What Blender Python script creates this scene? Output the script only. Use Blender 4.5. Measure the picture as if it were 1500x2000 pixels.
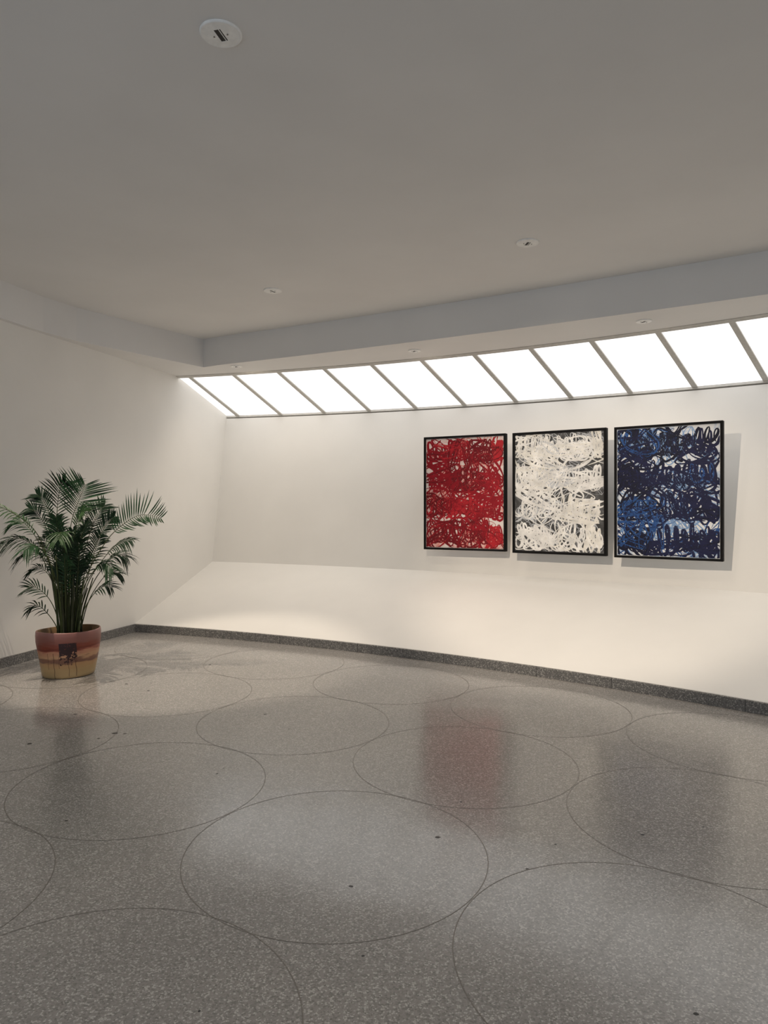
import bpy, bmesh, math, random
from mathutils import Vector, Matrix

for o in list(bpy.data.objects):
    bpy.data.objects.remove(o, do_unlink=True)
scene = bpy.context.scene
COL = scene.collection

# ------------------------------------------------------------------ camera
FPX = 1400.0                      # focal length in pixels of the 1500 x 2000 frame
cam_d = bpy.data.cameras.new('camera')
cam_d.sensor_fit = 'HORIZONTAL'
cam_d.sensor_width = 36.0
cam_d.lens = FPX / 1500.0 * 36.0
cam_d.shift_y = -9.0 / 1500.0
cam_d.clip_start = 0.05
cam_d.clip_end = 200
cam = bpy.data.objects.new('camera', cam_d)
COL.objects.link(cam)
cam.location = (0, 0, 1.55)
cam.rotation_euler = (math.pi / 2, 0, 0)
scene.camera = cam

# ------------------------------------------------------------------ world: soft daylight of the open rotunda behind the camera
world = bpy.data.worlds.new('rotunda_daylight')
scene.world = world
world.use_nodes = True
bg = world.node_tree.nodes['Background']
bg.inputs['Color'].default_value = (0.80, 0.89, 1.0, 1)
bg.inputs['Strength'].default_value = 0.82

# light strengths (the lamps themselves are built with their fixtures)
SKYLIGHT = 1.25
KEY_W = 650.0          # ceiling spot on the paintings
SOFFIT_W = 28.0        # soffit downlights over the apron
DOWN_W = 98.0         # ceiling downlights over the floor
PALM_W = 330.0         # ceiling spot beside the left wall
WARM = (1.0, 0.86, 0.70)

# ------------------------------------------------------------------ exposure
vs = scene.view_settings
vs.view_transform = 'Standard'
vs.look = 'None'
vs.exposure = 0.0
vs.gamma = 1.0
vs.use_curve_mapping = False

# ------------------------------------------------------------------ plan of the bay (polar about the rotunda's centre)
CX, CY, TH0, RAMP = -7.3926, -5.9675, 0.2792, 0.1492
R_BASE, R_APRON, R_SKYB, R_SKYT = 15.501, 17.446, 17.888, 16.497
H_BASE, H_APRON, H_SKYB, H_SOF, H_CEIL = 0.095, 0.735, 2.985, 3.355, 3.715
T_END = 0.70                      # right-hand web, outside the frame
BCX, BCY, BR = CX - 23.004, CY - 37.050, 59.258   # gentle curve of the ceiling beam

def PT(th, r, h=0.0):             # bay angle from the left web, radius, height over the ramped floor
    return Vector((CX + r * math.sin(TH0 + th), CY + r * math.cos(TH0 + th), h - RAMP * th))

def polar(x, y):
    return math.atan2(x - CX, y - CY) - TH0, math.hypot(x - CX, y - CY)

def on(x, y, h=0.0):              # point over plan x, y at height h over the ramped floor
    th, r = polar(x, y)
    return Vector((x, y, h - RAMP * th))

def beam_r(th):
    dx, dy = math.sin(TH0 + th), math.cos(TH0 + th)
    ox, oy = CX - BCX, CY - BCY
    b = 2 * (dx * ox + dy * oy)
    c = ox * ox + oy * oy - BR * BR
    return (-b + math.sqrt(b * b - 4 * c)) / 2

def wall_r(h):
    return R_APRON + (h - H_APRON) * (R_SKYB - R_APRON) / (H_SKYB - H_APRON)

# ------------------------------------------------------------------ material helpers
def srgb(r, g, b):
    def l(c):
        c /= 255.0
        return c / 12.92 if c <= 0.04045 else ((c + 0.055) / 1.055) ** 2.4
    return (l(r), l(g), l(b), 1.0)

def new_mat(name):
    m = bpy.data.materials.new(name)
    m.use_nodes = True
    nt = m.node_tree
    return m, nt, nt.nodes['Principled BSDF']

def N(nt, kind, **kw):
    n = nt.nodes.new(kind)
    for k, v in kw.items():
        setattr(n, k, v)
    return n

def ramp_node(nt, stops, interp='LINEAR'):
    n = nt.nodes.new('ShaderNodeValToRGB')
    cr = n.color_ramp
    cr.interpolation = interp
    while len(cr.elements) < len(stops):
        cr.elements.new(0.5)
    for e, (p, c) in zip(cr.elements, stops):
        e.position = p
        e.color = c if len(c) == 4 else (*c, 1)
    return n

def plaster(name, col, rough=0.75, spread=0.025, bump=0.06):
    m, nt, b = new_mat(name)
    tc = N(nt, 'ShaderNodeTexCoord')
    n1 = N(nt, 'ShaderNodeTexNoise'); n1.inputs['Scale'].default_value = 1.3; n1.inputs['Detail'].default_value = 4
    nt.links.new(tc.outputs['Object'], n1.inputs['Vector'])
    lo = tuple(c * (1 - spread) for c in col[:3]); hi = tuple(min(1, c * (1 + spread)) for c in col[:3])
    rp = ramp_node(nt, [(0.3, lo), (0.7, hi)])
    nt.links.new(n1.outputs['Fac'], rp.inputs['Fac'])
    nt.links.new(rp.outputs['Color'], b.inputs['Base Color'])
    b.inputs['Roughness'].default_value = rough
    n2 = N(nt, 'ShaderNodeTexNoise'); n2.inputs['Scale'].default_value = 60; n2.inputs['Detail'].default_value = 3
    nt.links.new(tc.outputs['Object'], n2.inputs['Vector'])
    bp = N(nt, 'ShaderNodeBump'); bp.inputs['Strength'].default_value = bump; bp.inputs['Distance'].default_value = 0.004
    nt.links.new(n2.outputs['Fac'], bp.inputs['Height'])
    nt.links.new(bp.outputs['Normal'], b.inputs['Normal'])
    return m

def flat_mat(name, col, rough=0.5, metal=0.0, spec=0.5):
    m, nt, b = new_mat(name)
    tc = N(nt, 'ShaderNodeTexCoord')
    n1 = N(nt, 'ShaderNodeTexNoise'); n1.inputs['Scale'].default_value = 25; n1.inputs['Detail'].default_value = 3
    nt.links.new(tc.outputs['Object'], n1.inputs['Vector'])
    rp = ramp_node(nt, [(0.3, tuple(c * 0.93 for c in col[:3])), (0.7, tuple(min(1, c * 1.07) for c in col[:3]))])
    nt.links.new(n1.outputs['Fac'], rp.inputs['Fac'])
    nt.links.new(rp.outputs['Color'], b.inputs['Base Color'])
    b.inputs['Roughness'].default_value = rough
    b.inputs['Metallic'].default_value = metal
    b.inputs['Specular IOR Level'].default_value = spec
    return m

def terrazzo(name, dark, mid, light, scale, rough, coat=0.0, wave=0.0):
    m, nt, b = new_mat(name)
    tc = N(nt, 'ShaderNodeTexCoord')
    v1 = N(nt, 'ShaderNodeTexVoronoi'); v1.inputs['Scale'].default_value = scale
    v2 = N(nt, 'ShaderNodeTexVoronoi', feature='DISTANCE_TO_EDGE'); v2.inputs['Scale'].default_value = scale
    for v in (v1, v2):
        nt.links.new(tc.outputs['Object'], v.inputs['Vector'])
    sep = N(nt, 'ShaderNodeSeparateColor')
    nt.links.new(v1.outputs['Color'], sep.inputs['Color'])
    rp = ramp_node(nt, [(0.0, dark), (0.45, mid), (0.72, mid), (0.86, light), (1.0, light)])
    nt.links.new(sep.outputs['Red'], rp.inputs['Fac'])
    edge = ramp_node(nt, [(0.0, (0, 0, 0)), (0.12, (1, 1, 1))])
    nt.links.new(v2.outputs['Distance'], edge.inputs['Fac'])
    mix = N(nt, 'ShaderNodeMix', data_type='RGBA')
    mix.inputs[6].default_value = (*[c * 0.9 for c in mid[:3]], 1)
    nt.links.new(edge.outputs['Color'], mix.inputs[0])
    nt.links.new(rp.outputs['Color'], mix.inputs[7])
    # broad wear / tone variation of the slab
    n1 = N(nt, 'ShaderNodeTexNoise'); n1.inputs['Scale'].default_value = 0.8; n1.inputs['Detail'].default_value = 5
    nt.links.new(tc.outputs['Object'], n1.inputs['Vector'])
    r2 = ramp_node(nt, [(0.3, (0.9, 0.9, 0.9)), (0.7, (1.08, 1.07, 1.05))])
    nt.links.new(n1.outputs['Fac'], r2.inputs['Fac'])
    mul = N(nt, 'ShaderNodeMix', data_type='RGBA', blend_type='MULTIPLY'); mul.inputs[0].default_value = 1
    nt.links.new(mix.outputs[2], mul.inputs[6]); nt.links.new(r2.outputs['Color'], mul.inputs[7])
    nt.links.new(mul.outputs[2], b.inputs['Base Color'])
    b.inputs['Roughness'].default_value = rough
    if wave:
        b.inputs['Specular IOR Level'].default_value = 0.65
        n3 = N(nt, 'ShaderNodeTexNoise'); n3.inputs['Scale'].default_value = 1.6; n3.inputs['Detail'].default_value = 2
        nt.links.new(tc.outputs['Object'], n3.inputs['Vector'])
        bp = N(nt, 'ShaderNodeBump'); bp.inputs['Strength'].default_value = wave; bp.inputs['Distance'].default_value = 0.02
        nt.links.new(n3.outputs['Fac'], bp.inputs['Height'])
        nt.links.new(bp.outputs['Normal'], b.inputs['Normal'])
    return m

M = {}
M['wall'] = plaster('white_plaster', (0.80, 0.775, 0.73))
M['apron'] = plaster('white_apron_paint', (0.82, 0.795, 0.75), rough=0.55)
M['ceiling'] = plaster('ceiling_paint', (0.77, 0.755, 0.735), rough=0.85)
M['floor'] = terrazzo('floor_terrazzo', (0.19, 0.182, 0.173), (0.31, 0.296, 0.28), (0.52, 0.50, 0.475), 150, 0.17, wave=0.3)
M['base'] = terrazzo('baseboard_terrazzo', (0.07, 0.068, 0.068), (0.15, 0.145, 0.14), (0.36, 0.35, 0.33), 130, 0.55)
M['joint'] = flat_mat('dark_joint', (0.05, 0.048, 0.045), 0.8)
M['mullion'] = flat_mat('grey_mullion_paint', (0.56, 0.54, 0.50), 0.5)
M['brass'] = flat_mat('dull_brass_strip', (0.20, 0.185, 0.165), 0.45, 0.3)
M['chip'] = flat_mat('dark_stone_chip', (0.012, 0.011, 0.010), 0.4)
M['fixture'] = flat_mat('white_fixture_enamel', (0.88, 0.87, 0.84), 0.45)
M['slot'] = flat_mat('dark_bronze_slot', (0.014, 0.011, 0.008), 0.6)
M['screw'] = flat_mat('steel_screw', (0.2, 0.19, 0.18), 0.4, 0.8)
M['frame'] = flat_mat('black_frame_wood', (0.005, 0.0045, 0.0045), 0.7, 0.0, 0.15)
M['bracket'] = flat_mat('steel_bracket', (0.35, 0.35, 0.35), 0.4, 0.9)

m, nt, b = new_mat('backlit_diffuser')
b.inputs['Base Color'].default_value = (0.4, 0.4, 0.4, 1)
b.inputs['Roughness'].default_value = 0.6
b.inputs['Emission Color'].default_value = (1.0, 0.985, 0.97, 1)
b.inputs['Emission Strength'].default_value = SKYLIGHT
M['pane'] = m

# ------------------------------------------------------------------ object helpers
def link_mesh(name, verts, faces, mats, parent=None, smooth=False, face_mats=None):
    me = bpy.data.meshes.new(name)
    me.from_pydata([tuple(v) for v in verts], [], faces)
    for mm in (mats if isinstance(mats, (list, tuple)) else [mats]):
        me.materials.append(mm)
    if face_mats:
        me.polygons.foreach_set('material_index', face_mats)
    if smooth:
        me.polygons.foreach_set('use_smooth', [True] * len(me.polygons))
    me.update()
    o = bpy.data.objects.new(name, me)
    COL.objects.link(o)
    if parent:
        o.parent = parent
    return o

def link_bm(name, bm, mats, parent=None, smooth=False):
    bmesh.ops.recalc_face_normals(bm, faces=bm.faces)
    me = bpy.data.meshes.new(name)
    bm.to_mesh(me); bm.free()
    for mm in (mats if isinstance(mats, (list, tuple)) else [mats]):
        me.materials.append(mm)
    if smooth:
        me.polygons.foreach_set('use_smooth', [True] * len(me.polygons))
    o = bpy.data.objects.new(name, me)
    COL.objects.link(o)
    if parent:
        o.parent = parent
    return o

def empty(name, loc=(0, 0, 0), rz=0.0, parent=None):
    o = bpy.data.objects.new(name, None)
    COL.objects.link(o)
    o.location = loc
    o.rotation_euler = (0, 0, rz)
    o.empty_display_size = 0.1
    if parent:
        o.parent = parent
    return o

def tag(o, label, cat, group=None):
    o['label'] = label
    o['category'] = cat
    if group:
        o['group'] = group
    return o

def struct(o, label=None):
    o['kind'] = 'structure'
    if label:
        o['label'] = label
    return o

def grid(us, vs_, fn):
    verts = [fn(u, v) for u in us for v in vs_]
    nv = len(vs_)
    faces = [(i * nv + j, i * nv + j + 1, (i + 1) * nv + j + 1, (i + 1) * nv + j)
             for i in range(len(us) - 1) for j in range(nv - 1)]
    return verts, faces

def lin(a, b_, n):
    return [a + (b_ - a) * i / n for i in range(n + 1)]

def hexa(bm, c8):                       # eight corners: bottom four, top four
    v = [bm.verts.new(c) for c in c8]
    for f in ((0, 1, 2, 3), (7, 6, 5, 4), (0, 4, 5, 1), (1, 5, 6, 2), (2, 6, 7, 3), (3, 7, 4, 0)):
        bm.faces.new([v[i] for i in f])

def box(bm, x0, x1, y0, y1, z0, z1):
    hexa(bm, [(x0, y0, z0), (x1, y0, z0), (x1, y1, z0), (x0, y1, z0),
              (x0, y0, z1), (x1, y0, z1), (x1, y1, z1), (x0, y1, z1)])

# ------------------------------------------------------------------ floor, ceiling, walls
v, f = grid(lin(-0.55, 1.35, 76), lin(6.0, R_BASE + 0.03, 24), lambda t, r: PT(t, r, 0))
floor = struct(link_mesh('floor', v, f, M['floor'], smooth=True), 'polished grey terrazzo floor with inlaid circles')

v, f = grid(lin(-0.55, 1.35, 76), lin(6.0, 17.2, 24), lambda t, r: PT(t, r, H_CEIL))
ceiling = struct(link_mesh('ceiling', v, f, M['ceiling'], smooth=True), 'plain grey-white main ceiling')

# left web: a radial wall with thickness
W_IN, W_OUT = 9.4, 18.15
def web(name, th, side, label, W_IN=W_IN):
    bm = bmesh.new()
    a, c = PT(th, W_IN, 0), PT(th, W_OUT, 0)
    n = Vector((math.cos(TH0 + th), -math.sin(TH0 + th), 0)) * (0.30 * side)
    z0, z1 = -0.35, H_CEIL + 0.12
    cs = [a, c, c + n, a + n]
    hexa(bm, [(p.x, p.y, z0) for p in cs] + [(p.x, p.y, z1) for p in cs])
    return struct(link_bm(name, bm, M['wall']), label)
web('wall_left', 0.0, -1, 'white side wall beside the palm')
web('wall_right', T_END, 1, 'white side wall at the far end of the bay', 13.2)

# back wall leaning outward, with thickness
ths = lin(-0.01, T_END + 0.01, 60)
def loop_sheet(name, prof, mat, label):
    v_, f_ = grid(ths, list(range(len(prof))), lambda t, k: PT(t, prof[k][0], prof[k][1]))
    return struct(link_mesh(name, v_, f_, mat, smooth=False), label)
H_WT = H_SKYB - 0.045
prof_wall = [(wall_r(H_APRON - 0.02), H_APRON - 0.02), (wall_r(H_WT), H_WT), (wall_r(H_WT) + 0.15, H_WT), (wall_r(H_APRON) + 0.2, H_APRON - 0.05)]
loop_sheet('wall_back', prof_wall, M['wall'], 'curved white back wall leaning outward behind the paintings')
# apron: long white slope at the foot of the back wall
prof_ap = [(R_BASE + 0.022, 0.02), (R_BASE + 0.022, H_BASE - 0.002), (R_BASE + 0.026, H_BASE + 0.004)] + \
          [(R_BASE + 0.026 + (R_APRON - R_BASE - 0.026) * k / 6, H_BASE + 0.004 + (H_APRON - H_BASE - 0.004) * k / 6) for k in range(1, 7)] + [(R_APRON + 0.05, H_APRON + 0.0)]
loop_sheet('wall_lower', prof_ap, M['apron'], 'white sloping apron rising from the baseboard to the back wall')

# soffit under the skylight's head and the beam face that closes it
soff_v, soff_f = [], []
def add_strip(pa, pb):
    k = len(soff_v)
    soff_v.extend(pa); soff_v.extend(pb)
    n = len(pa)
    soff_f.extend([(k + i, k + i + 1, k + n + i + 1, k + n + i) for i in range(n - 1)])
A = Vector((-2.318, 9.205))                       # inner corner of the dropped soffit
thA, rA = polar(A.x, A.y)
tt = lin(thA, T_END, 40)
edge = [(t, beam_r(t)) for t in tt]
edge[0] = (thA, rA)
add_strip([PT(t, r, H_SOF) for t, r in edge], [PT(t, R_SKYT, H_SOF) for t, r in edge])
add_strip([PT(t, r, H_SOF) for t, r in edge], [PT(t, r + 0.012 * (i > 0), H_CEIL + 0.01) for i, (t, r) in enumerate(edge)])
# side part along the left web
side_xy = [(A.x, A.y), (-2.86, 8.44), (-3.33, 7.76), (-3.50, 7.36), (-3.575, 7.10), (-3.90, 5.97), (-4.90, 2.48)]
side = []
for x, y in side_xy:
    t, r = polar(x, y)
    side.append((max(t, 0.0022), r))
add_strip([PT(t, r, H_SOF) for t, r in side], [PT(0.0, r, H_SOF) for t, r in side])
add_strip([PT(t, r, H_SOF) for t, r in side], [PT(t, r, H_CEIL + 0.01) for t, r in side])
k = len(soff_v)                                    # corner panel between web, skylight head and the two edges
soff_v.extend([PT(0, rA, H_SOF), PT(thA, rA, H_SOF), PT(thA, R_SKYT, H_SOF), PT(0, R_SKYT, H_SOF)])
soff_f.append((k, k + 1, k + 2, k + 3))
struct(link_mesh('trim_1', soff_v, soff_f, M['ceiling']), 'dropped grey-white soffit and beam below the main ceiling')

# baseboards made of separate blocks with open joints
bb = struct(empty('baseboard_back'), 'grey terrazzo baseboard along the curved apron')
joints = [0.0, 0.066, 0.132, 0.197, 0.263, 0.327, 0.373, 0.443, 0.51, 0.575, 0.64, T_END]
for a, c in zip(joints[:-1], joints[1:]):
    g = 0.00012
    n = max(2, int((c - a) * 120))
    bm = bmesh.new()
    rows = []
    for t in lin(a + g, c - g, n):
        rows.append([bm.verts.new(PT(t, r, h)) for r, h in ((R_BASE, -0.01), (R_BASE, H_BASE - 0.006), (R_BASE + 0.004, H_BASE), (R_BASE + 0.030, H_BASE), (R_BASE + 0.030, -0.01))])
    for r0, r1 in zip(rows[:-1], rows[1:]):
        for q in range(5):
            bm.faces.new((r0[q], r0[(q + 1) % 5], r1[(q + 1) % 5], r1[q]))
    bm.faces.new(rows[0]); bm.faces.new(rows[-1][::-1])
    link_bm('baseboard_block', bm, M['base'], bb)
bl = struct(empty('baseboard_left'), 'grey terrazzo baseboard along the left side wall')
rj = [W_IN, 10.4, 11.5, 12.6, 13.7, 14.75, R_BASE + 0.02]
tn = Vector((math.cos(TH0), -math.sin(TH0), 0))
for a, c in zip(rj[:-1], rj[1:]):
    bm = bmesh.new()
    p0, p1 = PT(0, a + 0.001, 0), PT(0, c - 0.001, 0)
    d = 0.026
    hexa(bm, [p0 + Vector((0, 0, -0.01)), p1 + Vector((0, 0, -0.01)), p1 + tn * d + Vector((0, 0, -0.01)), p0 + tn * d + Vector((0, 0, -0.01)),
              p0 + Vector((0, 0, H_BASE)), p1 + Vector((0, 0, H_BASE)), p1 + tn * (d - 0.004) + Vector((0, 0, H_BASE)), p0 + tn * (d - 0.004) + Vector((0, 0, H_BASE))])
    link_bm('baseboard_block', bm, M['base'], bl)

# ------------------------------------------------------------------ skylight: backlit panes between radial mullions
sky = struct(empty('window_1', PT(0.3, R_SKYT, H_SOF)), 'sloping backlit skylight of white panes along the back wall')
def SK(t, s, off=0.0):            # s 0 at the head, 1 at the foot of the glazing; off = proud of the pane towards the room
    r = R_SKYT + (R_SKYB - R_SKYT) * s
    h = H_SOF + (H_SKYB - H_SOF) * s
    L = math.hypot(R_SKYB - R_SKYT, H_SOF - H_SKYB)
    nr, nh = -(H_SOF - H_SKYB) / L, -(R_SKYB - R_SKYT) / L
    return PT(t, r + nr * off, h + nh * off)
def unparented(o):
    o.parent = sky
    o.matrix_parent_inverse = Matrix.Translation(-Vector(sky.location))
    return o
mull = [0.0111 + 0.0409 * i for i in range(17)]
cuts = [-0.0016] + mull + [T_END]
half = 0.0017
for a, c in zip(cuts[:-1], cuts[1:]):
    v_, f_ = [], []
    for s in (-0.02, 1.02):
        for t in (a + half, (a + c) / 2, c - half):
            v_.append(SK(t, s, 0.0)); v_.append(SK(t, s, -0.012))
    bm = bmesh.new()
    vv = [bm.verts.new(p) for p in v_]
    for q in (0, 1):
        a0, a1, b0, b1 = 2 * q, 2 * q + 2, 6 + 2 * q, 6 + 2 * q + 2
        bm.faces.new((vv[a0], vv[a1], vv[b1], vv[b0])); bm.faces.new((vv[a0 + 1], vv[b0 + 1], vv[b1 + 1], vv[a1 + 1]))
    unparented(link_bm('pane', bm, M['pane']))
for i, t in enumerate(mull):
    bm = bmesh.new()
    hexa(bm, [SK(t - half, -0.02, -0.02), SK(t + half, -0.02, -0.02), SK(t + half, 1.02, -0.02), SK(t - half, 1.02, -0.02),
              SK(t - half, -0.02, 0.016), SK(t + half, -0.02, 0.016), SK(t + half, 1.02, 0.016), SK(t - half, 1.02, 0.016)])
    unparented(link_bm('mullion', bm, M['mullion']))
def sky_bar(name, s0, s1, o0, o1):
    bm = bmesh.new(); rows = []
    for t in lin(-0.001, T_END, 48):
        rows.append([bm.verts.new(SK(t, s0, o0)), bm.verts.new(SK(t, s0, o1)), bm.verts.new(SK(t, s1, o1)), bm.verts.new(SK(t, s1, o0))])
    for r0, r1 in zip(rows[:-1], rows[1:]):
        for q in range(4):
            bm.faces.new((r0[q], r0[(q + 1) % 4], r1[(q + 1) % 4], r1[q]))
    unparented(link_bm(name, bm, M['mullion']))
sky_bar('head_bar', -0.03, 0.014, -0.03, 0.018)
sky_bar('sill_bar', 0.996, 1.06, -0.03, 0.030)

# ------------------------------------------------------------------ floor inlay: circles of thin strip, and dark chips in the terrazzo
SC = 1.056
A0 = Vector((-0.21, 3.17)) * SC; U = Vector((1.11, -0.74)) * SC; V2 = Vector((0.69, 1.12)) * SC; RR = 0.664 * SC
for i in range(-4, 6):
    for j in range(-3, 6):
        c = A0 + U * i + V2 * j
        th, r = polar(c.x, c.y)
        if c.y < 0.6 or th < 0.0 or th > 0.6 or r > R_BASE - 0.35 or c.y > 9 or abs(c.x) > 0.62 * c.y + 0.9:
            continue
        pts = []
        seg = 96
        vs1, fs1 = [], []
        ok = []
        for q in range(seg):
            a = 2 * math.pi * q / seg
            for rad in (RR - 0.0018, RR + 0.0018):
                vs1.append(on(c.x + rad * math.cos(a), c.y + rad * math.sin(a), 0.0008))
            t_, r_ = polar(c.x + RR * math.cos(a), c.y + RR * math.sin(a))
            ok.append(r_ < R_BASE - 0.01 and t_ * r_ > 0.03)
        for q in range(seg):
            if ok[q] and ok[(q + 1) % seg]:
                n = (q + 1) % seg
                fs1.append((2 * q, 2 * q + 1, 2 * n + 1, 2 * n))
        if len(fs1) > 20:
            link_mesh('inlay_ring', vs1, fs1, M['brass'], floor)

def floor_at(px, py):                # floor point seen at a photo pixel (chips measured on the photograph)
    z = 0.0
    for _ in range(12):
        Y = (1.55 - z) * FPX / (py - 991.0); X = (px - 750.0) / FPX * Y
        z = -RAMP * polar(X, Y)[0]
    return X, Y
rng = random.Random(4)
for px, py, s in ((855, 1635, 7), (686, 1731, 6), (1255, 1630, 5), (1030, 1697, 5), (225, 1432, 8), (57, 1453, 7), (244, 1433, 4), (193, 1442, 4),
                  (1085, 1649, 4), (1374, 1615, 4), (437, 1500, 3), (424, 1511, 3), (709, 1867, 4), (389, 1975, 4), (1360, 1980, 8), (518, 1395, 4),
                  (290, 1349, 4), (247, 1336, 4), (410, 1298, 5), (900, 1566, 4), (130, 1603, 4), (147, 1395, 4), (564, 1424, 3), (975, 1477, 3)):
    X, Y = floor_at(px, py)
    w = s / FPX * Y * 0.78
    n = rng.randint(5, 7)
    ring = []
    for q in range(n):
        a = 2 * math.pi * q / n + rng.uniform(-0.2, 0.2)
        rr = w * rng.uniform(0.7, 1.1)
        ring.append((rr * math.cos(a), rr * math.sin(a) * 0.8))
    vs1 = [on(X + x, Y + y, 0.0010) for x, y in ring] + [on(X + x * 1.15, Y + y * 1.15, 0.0002) for x, y in ring]
    fs1 = [tuple(range(n))] + [(q, n + q, n + (q + 1) % n, (q + 1) % n) for q in range(n)]
    link_mesh('dark_chip', vs1, fs1, M['chip'], floor)

# ------------------------------------------------------------------ recessed lights
def fixture(th, r, h, dia, slot, slot_rz, label, group, watts=0.0, aim=None, size=70, blend=0.6, soft=0.03, color=WARM):
    p = PT(th, r, h)
    root = empty('recessed_light', p, 0.0)
    tag(root, label, 'ceiling light', group)
    R = dia / 2
    cs, sn = math.cos(slot_rz), math.sin(slot_rz)
    sw, sl = slot
    nseg = 40
    def rect_pt(a):
        x, y = math.cos(a), math.sin(a)
        kx = (sw / 2) / abs(x) if abs(x) > 1e-6 else 1e9
        ky = (sl / 2) / abs(y) if abs(y) > 1e-6 else 1e9
        k_ = min(kx, ky)
        return x * k_, y * k_
    angs = sorted(set([2 * math.pi * q / nseg + 0.01 for q in range(nseg)] +
                      [math.atan2(sy * sl, sx * sw) % (2 * math.pi) for sx in (-1, 1) for sy in (-1, 1)]))
    n = len(angs)
    # trim plate: rolled rim, shallow cone, square-edged slot
    prof = [(R, 0.0), (R, -0.006), (R * 0.97, -0.010), (R * 0.93, -0.0115), (R * 0.88, -0.0105)]
    vs1 = []
    rot = lambda x, y: (x * cs - y * sn, x * sn + y * cs)
    for rad, z in prof:
        for a in angs:
            x, y = rot(rad * math.cos(a), rad * math.sin(a)); vs1.append((x, y, z))
    for a in angs:
        x, y = rot(*rect_pt(a)); vs1.append((x, y, -0.0125))
    for a in angs:
        x, y = rot(*rect_pt(a)); vs1.append((x, y, -0.0105))
    fs1 = []
    for k_ in range(len(prof) + 1):
        for q in range(n):
            q2 = (q + 1) % n
            fs1.append((k_ * n + q, k_ * n + q2, (k_ + 1) * n + q2, (k_ + 1) * n + q))
    link_mesh('trim_plate', vs1, fs1, M['fixture'], root)
    bm = bmesh.new()
    vv = [bm.verts.new((*rot(sx * sw / 2, sy * sl / 2), z)) for z in (-0.0110, -0.0085) for sx, sy in ((-1, -1), (1, -1), (1, 1), (-1, 1))]
    bm.faces.new(vv[:4]); bm.faces.new(vv[4:][::-1])
    for q in range(4):
        bm.faces.new((vv[q], vv[4 + q], vv[4 + (q + 1) % 4], vv[(q + 1) % 4]))
    link_bm('aperture', bm, M['slot'], root)
    # baffle blade across the slot and two screws
    bm = bmesh.new()
    for q, (x0, x1, y0, y1) in enumerate(((sw * 0.18, sw * 0.30, -sl * 0.5, sl * 0.5),)):
        pts = [(x0, y0), (x1, y0), (x1, y1), (x0, y1)]
        hexa(bm, [(*rot(x, y), -0.0122) for x, y in pts] + [(*rot(x, y), -0.0105) for x, y in pts])
    link_bm('baffle', bm, M['fixture'], root)
    for s in (-1, 1):
        bm = bmesh.new()
        bmesh.ops.create_cone(bm, cap_ends=True, segments=10, radius1=0.0042, radius2=0.0036, depth=0.003,
                              matrix=Matrix.Translation((*rot(s * (sw / 2 + 0.016), 0), -0.0132)))
        link_bm('screw', bm, M['screw'], root)
    if watts > 0:
        ld = bpy.data.lights.new('lamp', 'SPOT')
        ld.energy = watts
        ld.color = color
        ld.spot_size = math.radians(size)
        ld.spot_blend = blend
        ld.shadow_soft_size = soft
        lo = bpy.data.objects.new('lamp', ld)
        COL.objects.link(lo)
        lo.parent = root
        lo.location = (0, 0, -0.05)
        d = Vector(aim) - (p + Vector((0, 0, -0.05)))
        lo.rotation_euler = d.to_track_quat('-Z', 'Y').to_euler()
    return root

G1, G2 = 'lights in the main ceiling', 'lights in the soffit strip'
fixture(0.350, 11.328, H_CEIL, 0.186, (0.032, 0.080), math.radians(-14), 'largest round white recessed light with a dark slot, near the top of the picture', G1,
        KEY_W, PT(0.330, 17.2, 0.85), 45, 0.65, 0.012)
fixture(0.352, 14.468, H_CEIL, 0.180, (0.032, 0.070), math.radians(8), 'round recessed light in the main ceiling above the white and blue paintings', G1,
        DOWN_W, PT(0.34, 15.0, 0.0), 105, 1.0, 0.05)
fixture(0.171, 14.472, H_CEIL, 0.180, (0.024, 0.078), math.radians(-34), 'round recessed light in the main ceiling close to the beam corner', G1,
        DOWN_W * 1.1, PT(0.11, 15.2, 0.2), 105, 1.0, 0.05)
for th, r, nm in ((0.530, 14.47, 'unseen round recessed light in the main ceiling beyond the blue painting, added to light the floor'), (0.530, 11.33, 'unseen round recessed light in the main ceiling over the open floor, added to light it'),
                  (0.170, 11.33, 'unseen round recessed light in the main ceiling left of the view, added to light the floor'), (0.35, 8.2, 'unseen round recessed light in the main ceiling near the open edge, added to light the floor')):
    fixture(th, r, H_CEIL, 0.180, (0.030, 0.070), 0.0, nm, G1, DOWN_W * 0.55, PT(th, r, 0.0), 105, 1.0, 0.05)  # extra downlights out of view, added to light the floor
fixture(0.060, 12.4, H_CEIL, 0.180, (0.030, 0.070), 0.0, 'round recessed light in the main ceiling beside the side wall with the palm', G1,
        PALM_W, on(-2.15, 7.0, 0.0), 50, 0.35, 0.012)
for th, pw, nm in ((0.072, 1.5, 'small round recessed light in the soffit by the beam corner'),
                              (0.224, 0.75, 'small round recessed light in the soffit, middle one of three'),
                              (0.380, 0.3, 'small round recessed light in the soffit above the blue painting'),
                              (0.534, 0.6, 'small round recessed light in the soffit outside the picture')):
    fixture(th, 16.045, H_SOF, 0.145, (0.034, 0.062), math.radians(20), nm, G2, SOFFIT_W * pw, PT(th, 17.6, 1.1), 140, 1.0, 0.06)

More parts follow.
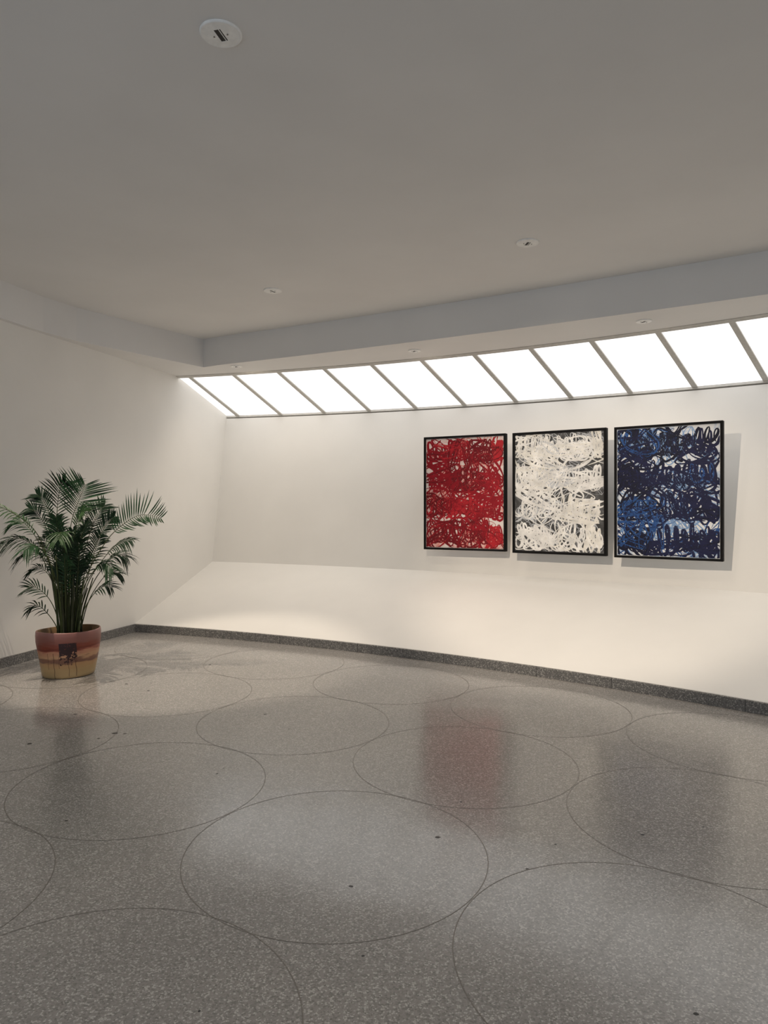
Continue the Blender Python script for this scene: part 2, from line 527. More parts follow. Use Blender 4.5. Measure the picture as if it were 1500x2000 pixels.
# ------------------------------------------------------------------ paintings (generic abstract scribbles in black frames)
def paint_mat(name, col, rough=0.6):
    m, nt, b = new_mat(name)
    tc = N(nt, 'ShaderNodeTexCoord')
    n1 = N(nt, 'ShaderNodeTexNoise'); n1.inputs['Scale'].default_value = 9; n1.inputs['Detail'].default_value = 6
    nt.links.new(tc.outputs['Object'], n1.inputs['Vector'])
    rp = ramp_node(nt, [(0.3, tuple(c * 0.8 for c in col[:3])), (0.7, tuple(min(1, c * 1.2) for c in col[:3]))])
    nt.links.new(n1.outputs['Fac'], rp.inputs['Fac'])
    nt.links.new(rp.outputs['Color'], b.inputs['Base Color'])
    b.inputs['Roughness'].default_value = rough
    b.inputs['Specular IOR Level'].default_value = 0.25
    return m

def ground_mat(name, cols, scale):
    m, nt, b = new_mat(name)
    tc = N(nt, 'ShaderNodeTexCoord')
    n1 = N(nt, 'ShaderNodeTexNoise'); n1.inputs['Scale'].default_value = scale; n1.inputs['Detail'].default_value = 7; n1.inputs['Distortion'].default_value = 1.5
    nt.links.new(tc.outputs['Object'], n1.inputs['Vector'])
    rp = ramp_node(nt, [(0.32, cols[0]), (0.5, cols[1]), (0.68, cols[2])])
    nt.links.new(n1.outputs['Fac'], rp.inputs['Fac'])
    nt.links.new(rp.outputs['Color'], b.inputs['Base Color'])
    b.inputs['Roughness'].default_value = 0.7
    return m

PH = 1.460
def scribble(rng, W, H, rows, mats_pick, width):
    """Rows of looping brush scribble over the whole canvas; returns verts, faces, material ids."""
    vs1, fs1, ms1 = [], [], []
    layer = [0.0]
    def stroke(pts, w, mi):
        layer[0] += 0.000012
        z = 0.0010 + layer[0]
        base = len(vs1)
        n = len(pts)
        for i, (x, y) in enumerate(pts):
            a = pts[max(0, i - 1)]; c = pts[min(n - 1, i + 1)]
            dx, dy = c[0] - a[0], c[1] - a[1]
            L = math.hypot(dx, dy) or 1e-6
            nx, ny = -dy / L, dx / L
            ww = w * (0.8 + 0.35 * math.sin(i * 0.37 + base))
            if i in (0, n - 1):
                ww *= 0.4
            for s, zz in ((-0.5, 0.0), (0.0, 0.0022), (0.5, 0.0)):
                px = min(max(x + nx * ww * s, -W / 2 + 0.002), W / 2 - 0.002)
                py = min(max(y + ny * ww * s, -H / 2 + 0.002), H / 2 - 0.002)
                vs1.append((px, -(z + zz), py))
        for i in range(n - 1):
            for q in (0, 1):
                a = base + i * 3 + q
                fs1.append((a, a + 1, a + 4, a + 3)); ms1.append(mi)
    def coil(x0, x1, yc, amp, turns, w, mi, lean):
        n = int(turns * 14)
        ph = rng.uniform(0, 6.28); drift = rng.uniform(-0.25, 0.25) * amp
        rx = (x1 - x0) / turns * rng.uniform(0.7, 1.15)
        pts = []
        for i in range(n + 1):
            u = i / n
            a = ph + u * turns * 2 * math.pi
            am = amp * (0.72 + 0.28 * math.sin(u * 9 + ph * 2))
            y = yc + am * math.sin(a) + drift * math.sin(u * 5)
            x = x0 + (x1 - x0) * u + rx * 0.5 * math.cos(a) + lean * (y - yc)
            pts.append((x, y))
        stroke(pts, w, mi)
    def tangle(xc, yc, sx, sy, n, w, mi):
        pts = []
        a = rng.uniform(0, 6.28)
        fx, fy, p1, p2 = rng.uniform(1.6, 3.4), rng.uniform(1.4, 3.8), rng.uniform(0, 6), rng.uniform(0, 6)
        for i in range(n):
            u = i / n * 6.28
            pts.append((xc + sx * math.sin(fx * u + p1) * (0.75 + 0.25 * math.sin(1.7 * u)), yc + sy * math.sin(fy * u + p2)))
        stroke(pts, w, mi)
    rh = H / rows
    # thin under-drawing
    for q in range(46):
        tangle(rng.uniform(-W / 2, W / 2), rng.uniform(-H / 2, H / 2), rng.uniform(0.05, 0.22), rng.uniform(0.04, 0.16), 60, width * 0.35, mats_pick(rng, 'thin'))
    for rI in range(rows):
        yc = H / 2 - (rI + 0.5) * rh
        x = -W / 2 + 0.01
        while x < W / 2 - 0.05:
            L = rng.uniform(0.22, 0.55)
            x1 = min(x + L, W / 2 - 0.03)
            mi = mats_pick(rng, 'thick')
            t = max(1.5, (x1 - x) / rng.uniform(0.075, 0.13))
            coil(x + 0.02, x1, yc + rng.uniform(-0.02, 0.02), rh * rng.uniform(0.40, 0.52), t, width, mi, rng.uniform(-0.15, 0.15))
            coil(x, x1 + 0.02, yc + rng.uniform(-0.05, 0.05), rh * rng.uniform(0.30, 0.50), t * rng.uniform(0.8, 1.3), width, mats_pick(rng, 'thick'), rng.uniform(-0.3, 0.3))
            tangle((x + x1) / 2, yc + rng.uniform(-0.5, 0.5) * rh, (x1 - x) * 0.6, rh * 0.35, 80, width, mi)
            coil(x + 0.01, x1 + 0.03, yc - rh * rng.uniform(0.12, 0.3), rh * rng.uniform(0.10, 0.2), t * 1.6, width * 0.8, mi, rng.uniform(-0.3, 0.3))
            tangle((x + x1) / 2, yc + rng.uniform(-0.3, 0.25) * rh, (x1 - x) * 0.5, rh * 0.3, 70, width * 0.8, mi)
            x = x1 + rng.uniform(-0.02, 0.012)
    for q in range(26):
        tangle(rng.uniform(-W / 2, W / 2) * 0.9, rng.uniform(-H / 2, H / 2) * 0.9, rng.uniform(0.1, 0.3), rng.uniform(0.05, 0.2), 90, width * 0.7, mats_pick(rng, 'thick'))
    return vs1, fs1, ms1

def painting(pl, pr, zb, ground, mats, pick, seed, width, rows, label):
    a, c = Vector((*pl, 0)), Vector((*pr, 0))
    W = (c - a).length
    mid = (a + c) / 2
    rz = math.atan2(c.y - a.y, c.x - a.x)
    root = empty('framed_painting', (mid.x, mid.y, zb), rz)       # front face at local y = 0, room side is -y
    tag(root, label, 'painting', 'framed paintings on the back wall')
    fw, dp = 0.026, 0.075
    z0, z1 = 0.0, PH
    for nm in range(4):
        bm = bmesh.new()
        if nm == 0: box(bm, -W / 2, -W / 2 + fw, 0, dp, z0, z1)
        if nm == 1: box(bm, W / 2 - fw, W / 2, 0, dp, z0, z1)
        if nm == 2: box(bm, -W / 2 + fw, W / 2 - fw, 0, dp, z0, z0 + fw)
        if nm == 3: box(bm, -W / 2 + fw, W / 2 - fw, 0, dp, z1 - fw, z1)
        bmesh.ops.bevel(bm, geom=bm.edges[:], offset=0.0015, segments=1, affect='EDGES')
        link_bm('frame_bar', bm, M['frame'], root)
    bm = bmesh.new()
    box(bm, -W / 2 + fw, W / 2 - fw, 0.018, 0.055, fw, PH - fw)
    cv = link_bm('canvas', bm, ground, root)
    r_ = random.Random(seed)
    vs1, fs1, ms1 = scribble(r_, W - 2 * fw - 0.008, PH - 2 * fw - 0.008, rows, pick, width)
    vs1 = [(x, 0.018 + y, z + PH / 2) for x, y, z in vs1]
    pt = link_mesh('brushwork', vs1, fs1, mats, cv, smooth=True, face_mats=ms1)
    pt['kind'] = 'stuff'
    # stand-off mounts between frame back and leaning wall
    for sx in (-0.3, 0.3):
        for hz in (0.12, PH - 0.12):
            bm = bmesh.new()
            wp = root.location + Matrix.Rotation(rz, 3, 'Z') @ Vector((sx * W, 0, 0))
            th_, r0 = polar(wp.x, wp.y)
            gap = wall_r(zb + hz + RAMP * th_) - r0
            bmesh.ops.create_cone(bm, cap_ends=True, segments=10, radius1=0.008, radius2=0.008, depth=gap - 0.03,
                                  matrix=Matrix.Translation((sx * W, 0.04 + (gap - 0.03) / 2, hz)) @ Matrix.Rotation(math.pi / 2, 4, 'X'))
            link_bm('mounting_rod', bm, M['bracket'], root)
    return root

red_m = [paint_mat('crimson_oil', (0.27, 0.004, 0.012)), paint_mat('deep_red_oil', (0.15, 0.003, 0.008)), paint_mat('bright_red_oil', (0.42, 0.014, 0.022)), paint_mat('pink_wash', (0.75, 0.30, 0.26))]
wht_m = [paint_mat('white_oil', (0.82, 0.80, 0.77)), paint_mat('warm_white_oil', (0.78, 0.75, 0.69)), paint_mat('grey_wash', (0.36, 0.37, 0.39)), paint_mat('pale_grey_oil', (0.55, 0.56, 0.58))]
blu_m = [paint_mat('navy_oil', (0.008, 0.010, 0.045)), paint_mat('blue_black_oil', (0.005, 0.006, 0.022)), paint_mat('cobalt_oil', (0.020, 0.075, 0.24)), paint_mat('pale_blue_wash', (0.20, 0.33, 0.55))]
painting((0.518, 9.355), (1.498, 8.835), 1.004, ground_mat('pale_pink_ground', ((0.80, 0.74, 0.70), (0.78, 0.66, 0.62), (0.7, 0.30, 0.27)), 6), red_m,
         lambda r, k: (r.choice((2, 3, 3)) if k == 'thin' else r.choice((0, 0, 0, 1, 1, 2))), 11, 0.029, 4,
         'red scribbled abstract painting in a black frame, closest to the palm')
painting((1.566, 8.745), (2.516, 8.120), 0.996, ground_mat('charcoal_ground', ((0.035, 0.034, 0.034), (0.06, 0.06, 0.06), (0.16, 0.16, 0.165)), 7), wht_m,
         lambda r, k: (r.choice((2, 2, 3)) if k == 'thin' else r.choice((0, 0, 0, 0, 1, 1, 3))), 23, 0.024, 4,
         'white on charcoal scribbled abstract painting in a black frame between the red and blue ones')
painting((2.584, 8.050), (3.496, 7.395), 0.989, ground_mat('white_blue_ground', ((0.80, 0.79, 0.77), (0.74, 0.75, 0.77), (0.30, 0.42, 0.60)), 6), blu_m,
         lambda r, k: (r.choice((2, 3, 3)) if k == 'thin' else r.choice((0, 0, 0, 1, 1, 2))), 37, 0.031, 4,
         'dark blue scribbled abstract painting in a black frame, farthest from the palm')

# ------------------------------------------------------------------ potted palm
px0, py0 = -2.945, 6.70
palm = empty('potted_palm', on(px0, py0, 0.0))
tag(palm, 'tall feathery palm in a glazed brown and ochre pot by the side wall', 'potted plant')

# pot material: hand painted glaze bands, drips and a dark square stamp
m, nt, b = new_mat('painted_pot_glaze')
tc = N(nt, 'ShaderNodeTexCoord')
sep = N(nt, 'ShaderNodeSeparateXYZ'); nt.links.new(tc.outputs['Object'], sep.inputs['Vector'])
mp = N(nt, 'ShaderNodeMapping'); mp.inputs['Scale'].default_value = (5, 5, 28)
nt.links.new(tc.outputs['Object'], mp.inputs['Vector'])
nz = N(nt, 'ShaderNodeTexNoise'); nz.inputs['Scale'].default_value = 1.2; nz.inputs['Detail'].default_value = 6
nt.links.new(mp.outputs['Vector'], nz.inputs['Vector'])
def math_(op, a, b_=None, c_=None):
    n = N(nt, 'ShaderNodeMath', operation=op)
    for i, q in enumerate((a, b_, c_)):
        if q is None: continue
        if isinstance(q, (int, float)): n.inputs[i].default_value = q
        else: nt.links.new(q, n.inputs[i])
    return n.outputs[0]
jit = math_('MULTIPLY_ADD', nz.outputs['Fac'], 0.10, -0.05)
zz = math_('MULTIPLY', math_('ADD', sep.outputs['Z'], jit), 2.353)          # 0..1 over 0.40 m
glaze = ramp_node(nt, [(0.0, srgb(180, 154, 112)), (0.20, srgb(178, 148, 104)), (0.31, srgb(178, 138, 96)), (0.35, srgb(120, 84, 68)), (0.43, srgb(128, 88, 70)),
                       (0.46, srgb(190, 148, 112)), (0.57, srgb(184, 130, 102)), (0.60, srgb(150, 82, 64)), (0.64, srgb(104, 40, 28)), (0.70, srgb(128, 58, 40)),
                       (0.80, srgb(132, 82, 72)), (0.95, srgb(140, 92, 84)), (1.0, srgb(146, 102, 94))])
nt.links.new(zz, glaze.inputs['Fac'])
# stamp
def between(val, lo, hi):
    return math_('MULTIPLY', math_('GREATER_THAN', val, lo), math_('LESS_THAN', val, hi))
front = math_('LESS_THAN', sep.outputs['Y'], 0.0)
inx = between(sep.outputs['X'], 0.018, 0.150)
vz = N(nt, 'ShaderNodeTexNoise'); vz.inputs['Scale'].default_value = 60; vz.inputs['Detail'].default_value = 3
nt.links.new(tc.outputs['Object'], vz.inputs['Vector'])
thr = N(nt, 'ShaderNodeMapRange')
thr.inputs['From Min'].default_value = 0.13; thr.inputs['From Max'].default_value = 0.26
thr.inputs['To Min'].default_value = 0.62; thr.inputs['To Max'].default_value = 0.36
nt.links.new(sep.outputs['Z'], thr.inputs['Value'])
speck = math_('GREATER_THAN', vz.outputs['Fac'], thr.outputs[0])
stamp = math_('MULTIPLY', math_('MULTIPLY', front, inx), math_('MULTIPLY', between(sep.outputs['Z'], 0.125, 0.330), speck))
# drips
dr = None
wob = math_('MULTIPLY', math_('SINE', math_('MULTIPLY', sep.outputs['Z'], 60)), 0.002)
xx = math_('ADD', sep.outputs['X'], wob)
for x0, w, zt, zb_ in ((-0.032, 0.0028, 0.24, 0.0), (-0.085, 0.0018, 0.24, 0.09), (0.086, 0.0018, 0.15, 0.02), (0.137, 0.0022, 0.24, 0.02), (0.012, 0.0016, 0.23, 0.1)):
    d_ = math_('MULTIPLY', between(xx, x0 - w, x0 + w), between(sep.outputs['Z'], zb_, zt))
    dr = d_ if dr is None else math_('MAXIMUM', dr, d_)
dr = math_('MULTIPLY', math_('MULTIPLY', dr, front), 0.75)
mx1 = N(nt, 'ShaderNodeMix', data_type='RGBA'); mx1.inputs[7].default_value = srgb(60, 26, 22)
nt.links.new(dr, mx1.inputs[0]); nt.links.new(glaze.outputs['Color'], mx1.inputs[6])
mx2 = N(nt, 'ShaderNodeMix', data_type='RGBA'); mx2.inputs[7].default_value = srgb(44, 18, 24)
nt.links.new(stamp, mx2.inputs[0]); nt.links.new(mx1.outputs[2], mx2.inputs[6])
nt.links.new(mx2.outputs[2], b.inputs['Base Color'])
b.inputs['Roughness'].default_value = 0.38
M['pot'] = m
M['soil'] = plaster('dark_soil', (0.03, 0.02, 0.013), rough=0.95, spread=0.4, bump=0.9)
M['pot_in'] = flat_mat('pot_inner_clay', srgb(120, 92, 60)[:3], 0.6)

def oval(a, rx, ry, rot_):
    x, y = rx * math.cos(a), ry * math.sin(a)
    return x * math.cos(rot_) - y * math.sin(rot_), x * math.sin(rot_) + y * math.cos(rot_)
ROT = math.radians(42)
prof = [(0.0, 0.0), (0.195, 0.0), (0.208, 0.006), (0.215, 0.03), (0.227, 0.106), (0.242, 0.20), (0.254, 0.28), (0.261, 0.33), (0.263, 0.385), (0.261, 0.417), (0.258, 0.424), (0.251, 0.425), (0.247, 0.420), (0.243, 0.35), (0.236, 0.32)]
SEG = 56
vs1, fs1, fm1 = [], [], []
for rad, z in prof:
    for q in range(SEG):
        a = 2 * math.pi * q / SEG
        x, y = oval(a, rad * 1.09, rad * 0.93, ROT)
        w = 1 + 0.006 * math.sin(3 * a + z * 14)
        vs1.append((x * w, y * w, z + (0.004 * math.sin(2 * a + 1) if z > 0.35 else 0)))
for k_ in range(len(prof) - 1):
    for q in range(SEG):
        q2 = (q + 1) % SEG
        fs1.append((k_ * SEG + q, k_ * SEG + q2, (k_ + 1) * SEG + q2, (k_ + 1) * SEG + q)); fm1.append(1 if k_ >= 11 else 0)
pot = link_mesh('pot', vs1, fs1, [M['pot'], M['pot_in']], palm, smooth=True, face_mats=fm1)
rng = random.Random(9)
vs1, fs1 = [(0, 0, 0.345)], []
for k_ in range(1, 6):
    for q in range(40):
        a = 2 * math.pi * q / 40
        rad = 0.242 * k_ / 5
        x, y = oval(a, rad * 1.085, rad * 0.925, ROT)
        vs1.append((x, y, 0.335 + rng.uniform(-0.006, 0.006)))
for q in range(40):
    fs1.append((0, 1 + q, 1 + (q + 1) % 40))
    for k_ in range(4):
        a0 = 1 + k_ * 40
        fs1.append((a0 + q, a0 + 40 + q, a0 + 40 + (q + 1) % 40, a0 + (q + 1) % 40))
link_mesh('soil', vs1, fs1, M['soil'], pot, smooth=True)

def leaf_mat(name, col, rough=0.42):
    m, nt, b = new_mat(name)
    tc = N(nt, 'ShaderNodeTexCoord')
    n1 = N(nt, 'ShaderNodeTexNoise'); n1.inputs['Scale'].default_value = 14; n1.inputs['Detail'].default_value = 4
    nt.links.new(tc.outputs['Object'], n1.inputs['Vector'])
    rp = ramp_node(nt, [(0.3, tuple(c * 0.7 for c in col)), (0.7, tuple(c * 1.25 for c in col))])
    nt.links.new(n1.outputs['Fac'], rp.inputs['Fac'])
    nt.links.new(rp.outputs['Color'], b.inputs['Base Color'])
    b.inputs['Roughness'].default_value = rough
    b.inputs['Specular IOR Level'].default_value = 0.25
    return m
LEAF = [leaf_mat('palm_green', (0.016, 0.050, 0.018)), leaf_mat('palm_dark_green', (0.009, 0.027, 0.011)), leaf_mat('palm_light_green', (0.024, 0.058, 0.018))]
M['stalk'] = leaf_mat('palm_stalk', (0.045, 0.058, 0.020), 0.5)
M['cane'] = leaf_mat('palm_cane', (0.030, 0.034, 0.016), 0.55)

def spline(pts, n):
    P = [Vector(p) for p in pts]
    P = [P[0] * 2 - P[1]] + P + [P[-1] * 2 - P[-2]]
    out = []
    segs = len(P) - 3
    for i in range(n + 1):
        u = i / n * segs
        k_ = min(int(u), segs - 1); t = u - k_
        a, b_, c_, d = P[k_:k_ + 4]
        out.append(0.5 * ((2 * b_) + (-a + c_) * t + (2 * a - 5 * b_ + 4 * c_ - d) * t * t + (-a + 3 * b_ - 3 * c_ + d) * t ** 3))
    return out

def tube(path, r0, r1, sides=5):
    vs_, fs_ = [], []
    n = len(path)
    up = Vector((0.31, -0.9, 0.2))
    for i, p in enumerate(path):
        t = (path[min(n - 1, i + 1)] - path[max(0, i - 1)]).normalized()
        s = t.cross(up).normalized(); w = s.cross(t)
        r = r0 + (r1 - r0) * i / (n - 1)
        for q in range(sides):
            a = 2 * math.pi * q / sides
            vs_.append(p + (s * math.cos(a) + w * math.sin(a)) * r)
    for i in range(n - 1):
        for q in range(sides):
            q2 = (q + 1) % sides
            fs_.append((i * sides + q, i * sides + q2, (i + 1) * sides + q2, (i + 1) * sides + q))
    fs_.append(tuple(range(sides))[::-1]); fs_.append(tuple((n - 1) * sides + q for q in range(sides)))
    return vs_, fs_

def frond(path_pts, start, pairs, length, face, droop, fwd=0.95, lift=0.15, width=0.0135, mat=0, seed=0, thick=0.006):
    """path_pts: stalk from the pot to the tip (metres from the pot centre); leaflets sit on the last (1 - start) of it.
    face: direction the blade plane faces; droop: how far leaflet ends sink."""
    r_ = random.Random(seed)
    path = spline(path_pts, 48)
    face = Vector(face).normalized()
    vs_, fs_ = [], []
    n = len(path) - 1
    for i in range(pairs):
        u = start + (1 - start) * (i + 0.5) / pairs
        k_ = u * n
        k0 = min(int(k_), n - 1)
        p = path[k0].lerp(path[k0 + 1], k_ - k0)
        t = (path[min(n, k0 + 2)] - path[max(0, k0 - 1)]).normalized()
        side_ = t.cross(face).normalized()
        v_ = (i + 0.5) / pairs
        env = min(1.0, 0.45 + 1.7 * v_) * (1.0 if v_ < 0.6 else 1.0 - 0.62 * ((v_ - 0.6) / 0.4) ** 1.4)
        for s in (-1, 1):
            L = length * env * r_.uniform(0.86, 1.1)
            if r_.random() < 0.04:
                continue
            fw_ = fwd * r_.uniform(0.85, 1.15) + 0.55 * v_ * v_
            d = (side_ * s + t * fw_ + face * (lift + r_.uniform(-0.10, 0.10))).normalized()
            wv = d.cross(face).normalized()
            wv = (wv + face * r_.uniform(-0.3, 0.3)).normalized()
            w = width * (0.75 + 0.25 * env) * r_.uniform(0.85, 1.1)
            base = len(vs_)
            sag = droop * r_.uniform(0.7, 1.3) * L
            for j, (q, ww) in enumerate(((0.0, 0.35), (0.22, 0.9), (0.5, 1.0), (0.78, 0.65), (1.0, 0.0))):
                c_ = p + d * (L * q) + Vector((0, 0, -sag * q * q))
                if ww == 0.0:
                    vs_.append(c_)
                else:
                    fold = face * (0.18 * w * ww)
                    vs_.append(c_ + wv * (w * ww / 2) + fold); vs_.append(c_); vs_.append(c_ - wv * (w * ww / 2) + fold)
            for j in range(3):
                a = base + j * 3
                fs_.append((a, a + 1, a + 4, a + 3)); fs_.append((a + 1, a + 2, a + 5, a + 4))
            a = base + 9
            fs_.append((a, a + 1, a + 3)); fs_.append((a + 1, a + 2, a + 3))
    fr = link_mesh('frond', vs_, fs_, LEAF[mat], palm)
    tv, tf = tube(path, thick, 0.0012)
    link_mesh('leaf_stalk', tv, tf, M['stalk'], fr, smooth=True)
    return fr

CAM = (0.4, -1.0, 0.1)
# (stalk points, leaflet start, pairs, leaflet length, facing, droop, options)
F = [
    # tall centre frond, broad and facing the room
    ([(0.0, 0.0, 0.32), (-0.03, 0.00, 0.9), (0.02, 0.00, 1.40), (0.10, -0.02, 1.62), (0.165, -0.03, 1.77)], 0.56, 19, 0.34, (0.35, -1, 0.15), 0.05, dict(fwd=0.55, mat=0, width=0.0135)),
    # frond behind it, leaning to the left, seen narrow
    ([(-0.02, 0.03, 0.32), (-0.08, 0.05, 0.95), (-0.14, 0.06, 1.40), (-0.10, 0.03, 1.72), (-0.02, -0.02, 1.80)], 0.50, 22, 0.26, (0.6, -0.8, 0.2), 0.20, dict(mat=1)),
    # right frond arching out
    ([(0.05, 0.0, 0.32), (0.14, 0.00, 0.85), (0.34, -0.02, 1.22), (0.52, -0.04, 1.40), (0.70, -0.06, 1.49), (0.89, -0.08, 1.46)], 0.50, 24, 0.20, (0.0, -1.0, 0.25), -0.28, dict(fwd=0.35, mat=0, width=0.0135)),
    # left frond reaching out of the picture, toward the room
    ([(-0.06, 0.0, 0.32), (-0.13, -0.02, 0.85), (-0.24, -0.10, 1.30), (-0.40, -0.28, 1.52), (-0.58, -0.42, 1.60), (-0.74, -0.55, 1.58)], 0.48, 24, 0.22, (0.3, -0.4, 1.0), 0.45, dict(mat=2)),
    # left middle, drooping
    ([(-0.08, 0.0, 0.32), (-0.14, 0.00, 0.80), (-0.26, -0.04, 1.14), (-0.40, -0.10, 1.27), (-0.55, -0.16, 1.24)], 0.52, 20, 0.22, (0.1, -0.5, 1.0), 0.65, dict(mat=1)),
    ([(-0.05, 0.02, 0.32), (-0.13, 0.03, 0.80), (-0.23, 0.04, 1.05), (-0.36, 0.04, 1.14), (-0.47, 0.03, 1.10)], 0.52, 17, 0.20, (0.0, -0.4, 1.0), 0.60, dict(mat=1)),
    # upper left pair
    ([(-0.04, 0.04, 0.32), (-0.11, 0.06, 0.95), (-0.19, 0.07, 1.40), (-0.26, 0.05, 1.62), (-0.31, 0.02, 1.68)], 0.55, 18, 0.17, (0.2, -1, 0.3), 0.25, dict(mat=1)),
    ([(-0.05, 0.05, 0.32), (-0.13, 0.07, 0.95), (-0.24, 0.09, 1.32), (-0.33, 0.08, 1.50), (-0.40, 0.05, 1.55)], 0.55, 17, 0.17, (0.2, -1, 0.4), 0.35, dict(mat=1)),
    ([(-0.05, -0.02, 0.32), (-0.12, -0.06, 0.95), (-0.24, -0.10, 1.25), (-0.36, -0.13, 1.42), (-0.45, -0.16, 1.42)], 0.55, 16, 0.17, (0.1, -0.7, 0.8), 0.45, dict(mat=0)),
    # right middle set
    ([(0.05, 0.03, 0.32), (0.12, 0.04, 0.90), (0.24, 0.06, 1.24), (0.33, 0.06, 1.40), (0.41, 0.04, 1.47)], 0.52, 18, 0.16, (0.0, -1, 0.3), 0.15, dict(mat=1)),
    ([(0.07, 0.0, 0.32), (0.16, 0.00, 0.80), (0.33, -0.02, 1.08), (0.48, -0.05, 1.22), (0.62, -0.08, 1.26)], 0.55, 17, 0.18, (0.0, -0.5, 1.0), 0.55, dict(mat=1)),
    ([(0.07, 0.02, 0.32), (0.17, 0.03, 0.75), (0.31, 0.04, 1.00), (0.43, 0.04, 1.11), (0.54, 0.02, 1.09)], 0.52, 17, 0.19, (0.0, -0.5, 1.0), 0.60, dict(mat=1)),
    ([(0.06, -0.04, 0.32), (0.14, -0.06, 0.75), (0.27, -0.10, 0.97), (0.38, -0.14, 1.05), (0.48, -0.18, 1.00)], 0.54, 16, 0.18, (0.0, -0.6, 1.0), 0.60, dict(mat=0)),
    ([(0.07, 0.05, 0.32), (0.15, 0.06, 0.65), (0.26, 0.09, 0.86), (0.35, 0.11, 0.94), (0.43, 0.12, 0.93)], 0.55, 12, 0.17, (0.1, -0.5, 1.0), 0.45, dict(mat=1)),
    # low right
    ([(0.07, -0.02, 0.32), (0.13, -0.03, 0.55), (0.24, -0.05, 0.74), (0.36, -0.08, 0.83), (0.44, -0.10, 0.82)], 0.52, 11, 0.17, (0.0, -0.6, 1.0), 0.40, dict(mat=1)),
    # low left set
    ([(-0.08, -0.02, 0.32), (-0.10, -0.03, 0.55), (-0.17, -0.05, 0.72), (-0.27, -0.08, 0.82), (-0.34, -0.10, 0.82)], 0.50, 11, 0.17, (0.0, -0.7, 0.8), 0.30, dict(mat=1)),
    ([(-0.09, 0.0, 0.32), (-0.12, 0.00, 0.45), (-0.20, -0.02, 0.58), (-0.28, -0.04, 0.65), (-0.34, -0.06, 0.62)], 0.45, 9, 0.15, (0.0, -0.7, 0.8), 0.50, dict(mat=1)),
    ([(-0.07, 0.05, 0.32), (-0.12, 0.06, 0.65), (-0.21, 0.07, 0.90), (-0.31, 0.07, 0.99), (-0.39, 0.06, 0.96)], 0.55, 11, 0.16, (0.0, -0.6, 1.0), 0.45, dict(mat=1)),
    # centre fronds, toward and away from the room
    ([(0.0, -0.06, 0.32), (0.02, -0.12, 0.85), (0.06, -0.24, 1.22), (0.10, -0.38, 1.34), (0.13, -0.50, 1.28)], 0.50, 20, 0.19, (0.0, -0.5, 1.0), 0.70, dict(mat=2)),
    ([(0.02, -0.04, 0.32), (0.05, -0.08, 0.95), (0.12, -0.14, 1.35), (0.20, -0.22, 1.50), (0.27, -0.30, 1.52)], 0.52, 19, 0.18, (0.0, -0.8, 0.6), 0.40, dict(mat=2)),
    ([(-0.02, -0.06, 0.32), (-0.05, -0.10, 0.80), (-0.11, -0.20, 1.10), (-0.16, -0.33, 1.22), (-0.20, -0.44, 1.18)], 0.50, 18, 0.19, (0.0, -0.6, 1.0), 0.65, dict(mat=0)),
    ([(0.01, 0.06, 0.32), (0.03, 0.10, 0.90), (0.05, 0.20, 1.35), (0.06, 0.32, 1.55), (0.07, 0.42, 1.58)], 0.50, 20, 0.22, (0.0, -0.8, 0.8), 0.30, dict(mat=1)),
    ([(0.02, 0.05, 0.32), (0.06, 0.07, 0.90), (0.15, 0.10, 1.30), (0.22, 0.14, 1.50), (0.27, 0.17, 1.58)], 0.50, 19, 0.20, (0.1, -1.0, 0.3), 0.20, dict(mat=1)),
    ([(-0.02, 0.0, 0.32), (-0.04, -0.01, 0.75), (-0.06, -0.04, 1.10), (-0.06, -0.10, 1.36), (-0.05, -0.16, 1.48)], 0.45, 20, 0.20, (0.2, -1.0, 0.3), 0.35, dict(mat=0)),
    ([(0.03, -0.02, 0.32), (0.08, -0.04, 0.70), (0.12, -0.08, 1.00), (0.15, -0.14, 1.20), (0.17, -0.22, 1.28)], 0.42, 20, 0.18, (0.3, -1.0, 0.3), 0.45, dict(mat=1)),
    ([(-0.03, 0.02, 0.32), (-0.07, 0.02, 0.65), (-0.12, 0.00, 0.95), (-0.16, -0.04, 1.16), (-0.21, -0.08, 1.28)], 0.42, 20, 0.17, (-0.2, -1.0, 0.3), 0.40, dict(mat=1)),
    ([(0.04, 0.03, 0.32), (0.11, 0.03, 0.70), (0.19, 0.03, 1.00), (0.25, 0.02, 1.20), (0.30, 0.00, 1.32)], 0.42, 20, 0.17, (0.2, -1.0, 0.3), 0.35, dict(mat=1)),
    ([(0.0, -0.03, 0.32), (0.0, -0.05, 0.60), (0.02, -0.09, 0.85), (0.05, -0.15, 1.04), (0.08, -0.22, 1.12)], 0.40, 18, 0.15, (0.0, -1.0, 0.3), 0.45, dict(mat=0)),
]
# fuller heart of the clump
rng = random.Random(77)
for i in range(16):
    a = 2 * math.pi * (i * 0.382) + 0.4
    reach = rng.uniform(0.10, 0.26); top = rng.uniform(0.95, 1.45)
    cx_, sy_ = math.cos(a) * (1.1 if i % 2 else 0.8), math.sin(a) * 0.8
    F.append(([(cx_ * 0.05, sy_ * 0.05, 0.34), (cx_ * 0.08, sy_ * 0.08, 0.60 * top), (cx_ * reach * 0.6, sy_ * reach * 0.6, 0.86 * top), (cx_ * reach, sy_ * reach, top)],
              0.40, 20, rng.uniform(0.15, 0.21), (cx_ * 0.5, -1.0, 0.4), rng.uniform(0.3, 0.6), dict(mat=rng.choice((0, 1, 1)), fwd=1.7)))
for i, (pts, st, pairs, L, face, dr_, opt) in enumerate(F):
    frond(pts, st, int(pairs * 1.0), L, face, dr_, seed=100 + i, **opt)

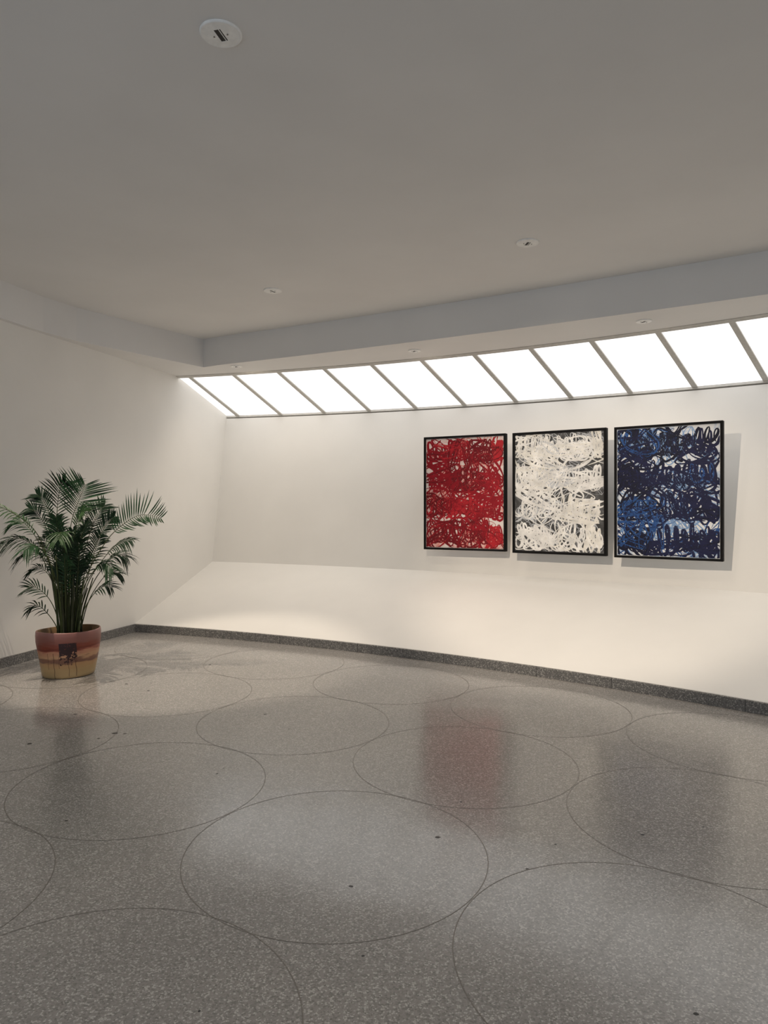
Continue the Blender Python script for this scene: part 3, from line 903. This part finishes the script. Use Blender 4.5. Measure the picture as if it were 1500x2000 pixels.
# clustered canes rising from the soil, each with sheath nodes
rng = random.Random(21)
for i in range(22):
    a = 2 * math.pi * i / 22 * 2.4
    r0 = 0.03 + 0.085 * math.sqrt((i + 0.5) / 22)
    bx_, by_ = r0 * math.cos(a), r0 * math.sin(a)
    hgt = rng.uniform(0.75, 1.12)
    sp = rng.uniform(1.2, 1.9)
    path = spline([(bx_, by_, 0.30), (bx_ * 1.05, by_ * 1.05, 0.55), (bx_ * sp, by_ * sp, hgt)], 14)
    tv, tf = tube(path, rng.uniform(0.009, 0.014), 0.005, 7)
    link_mesh('cane', tv, tf, M['cane'] if i % 3 else M['stalk'], palm, smooth=True)
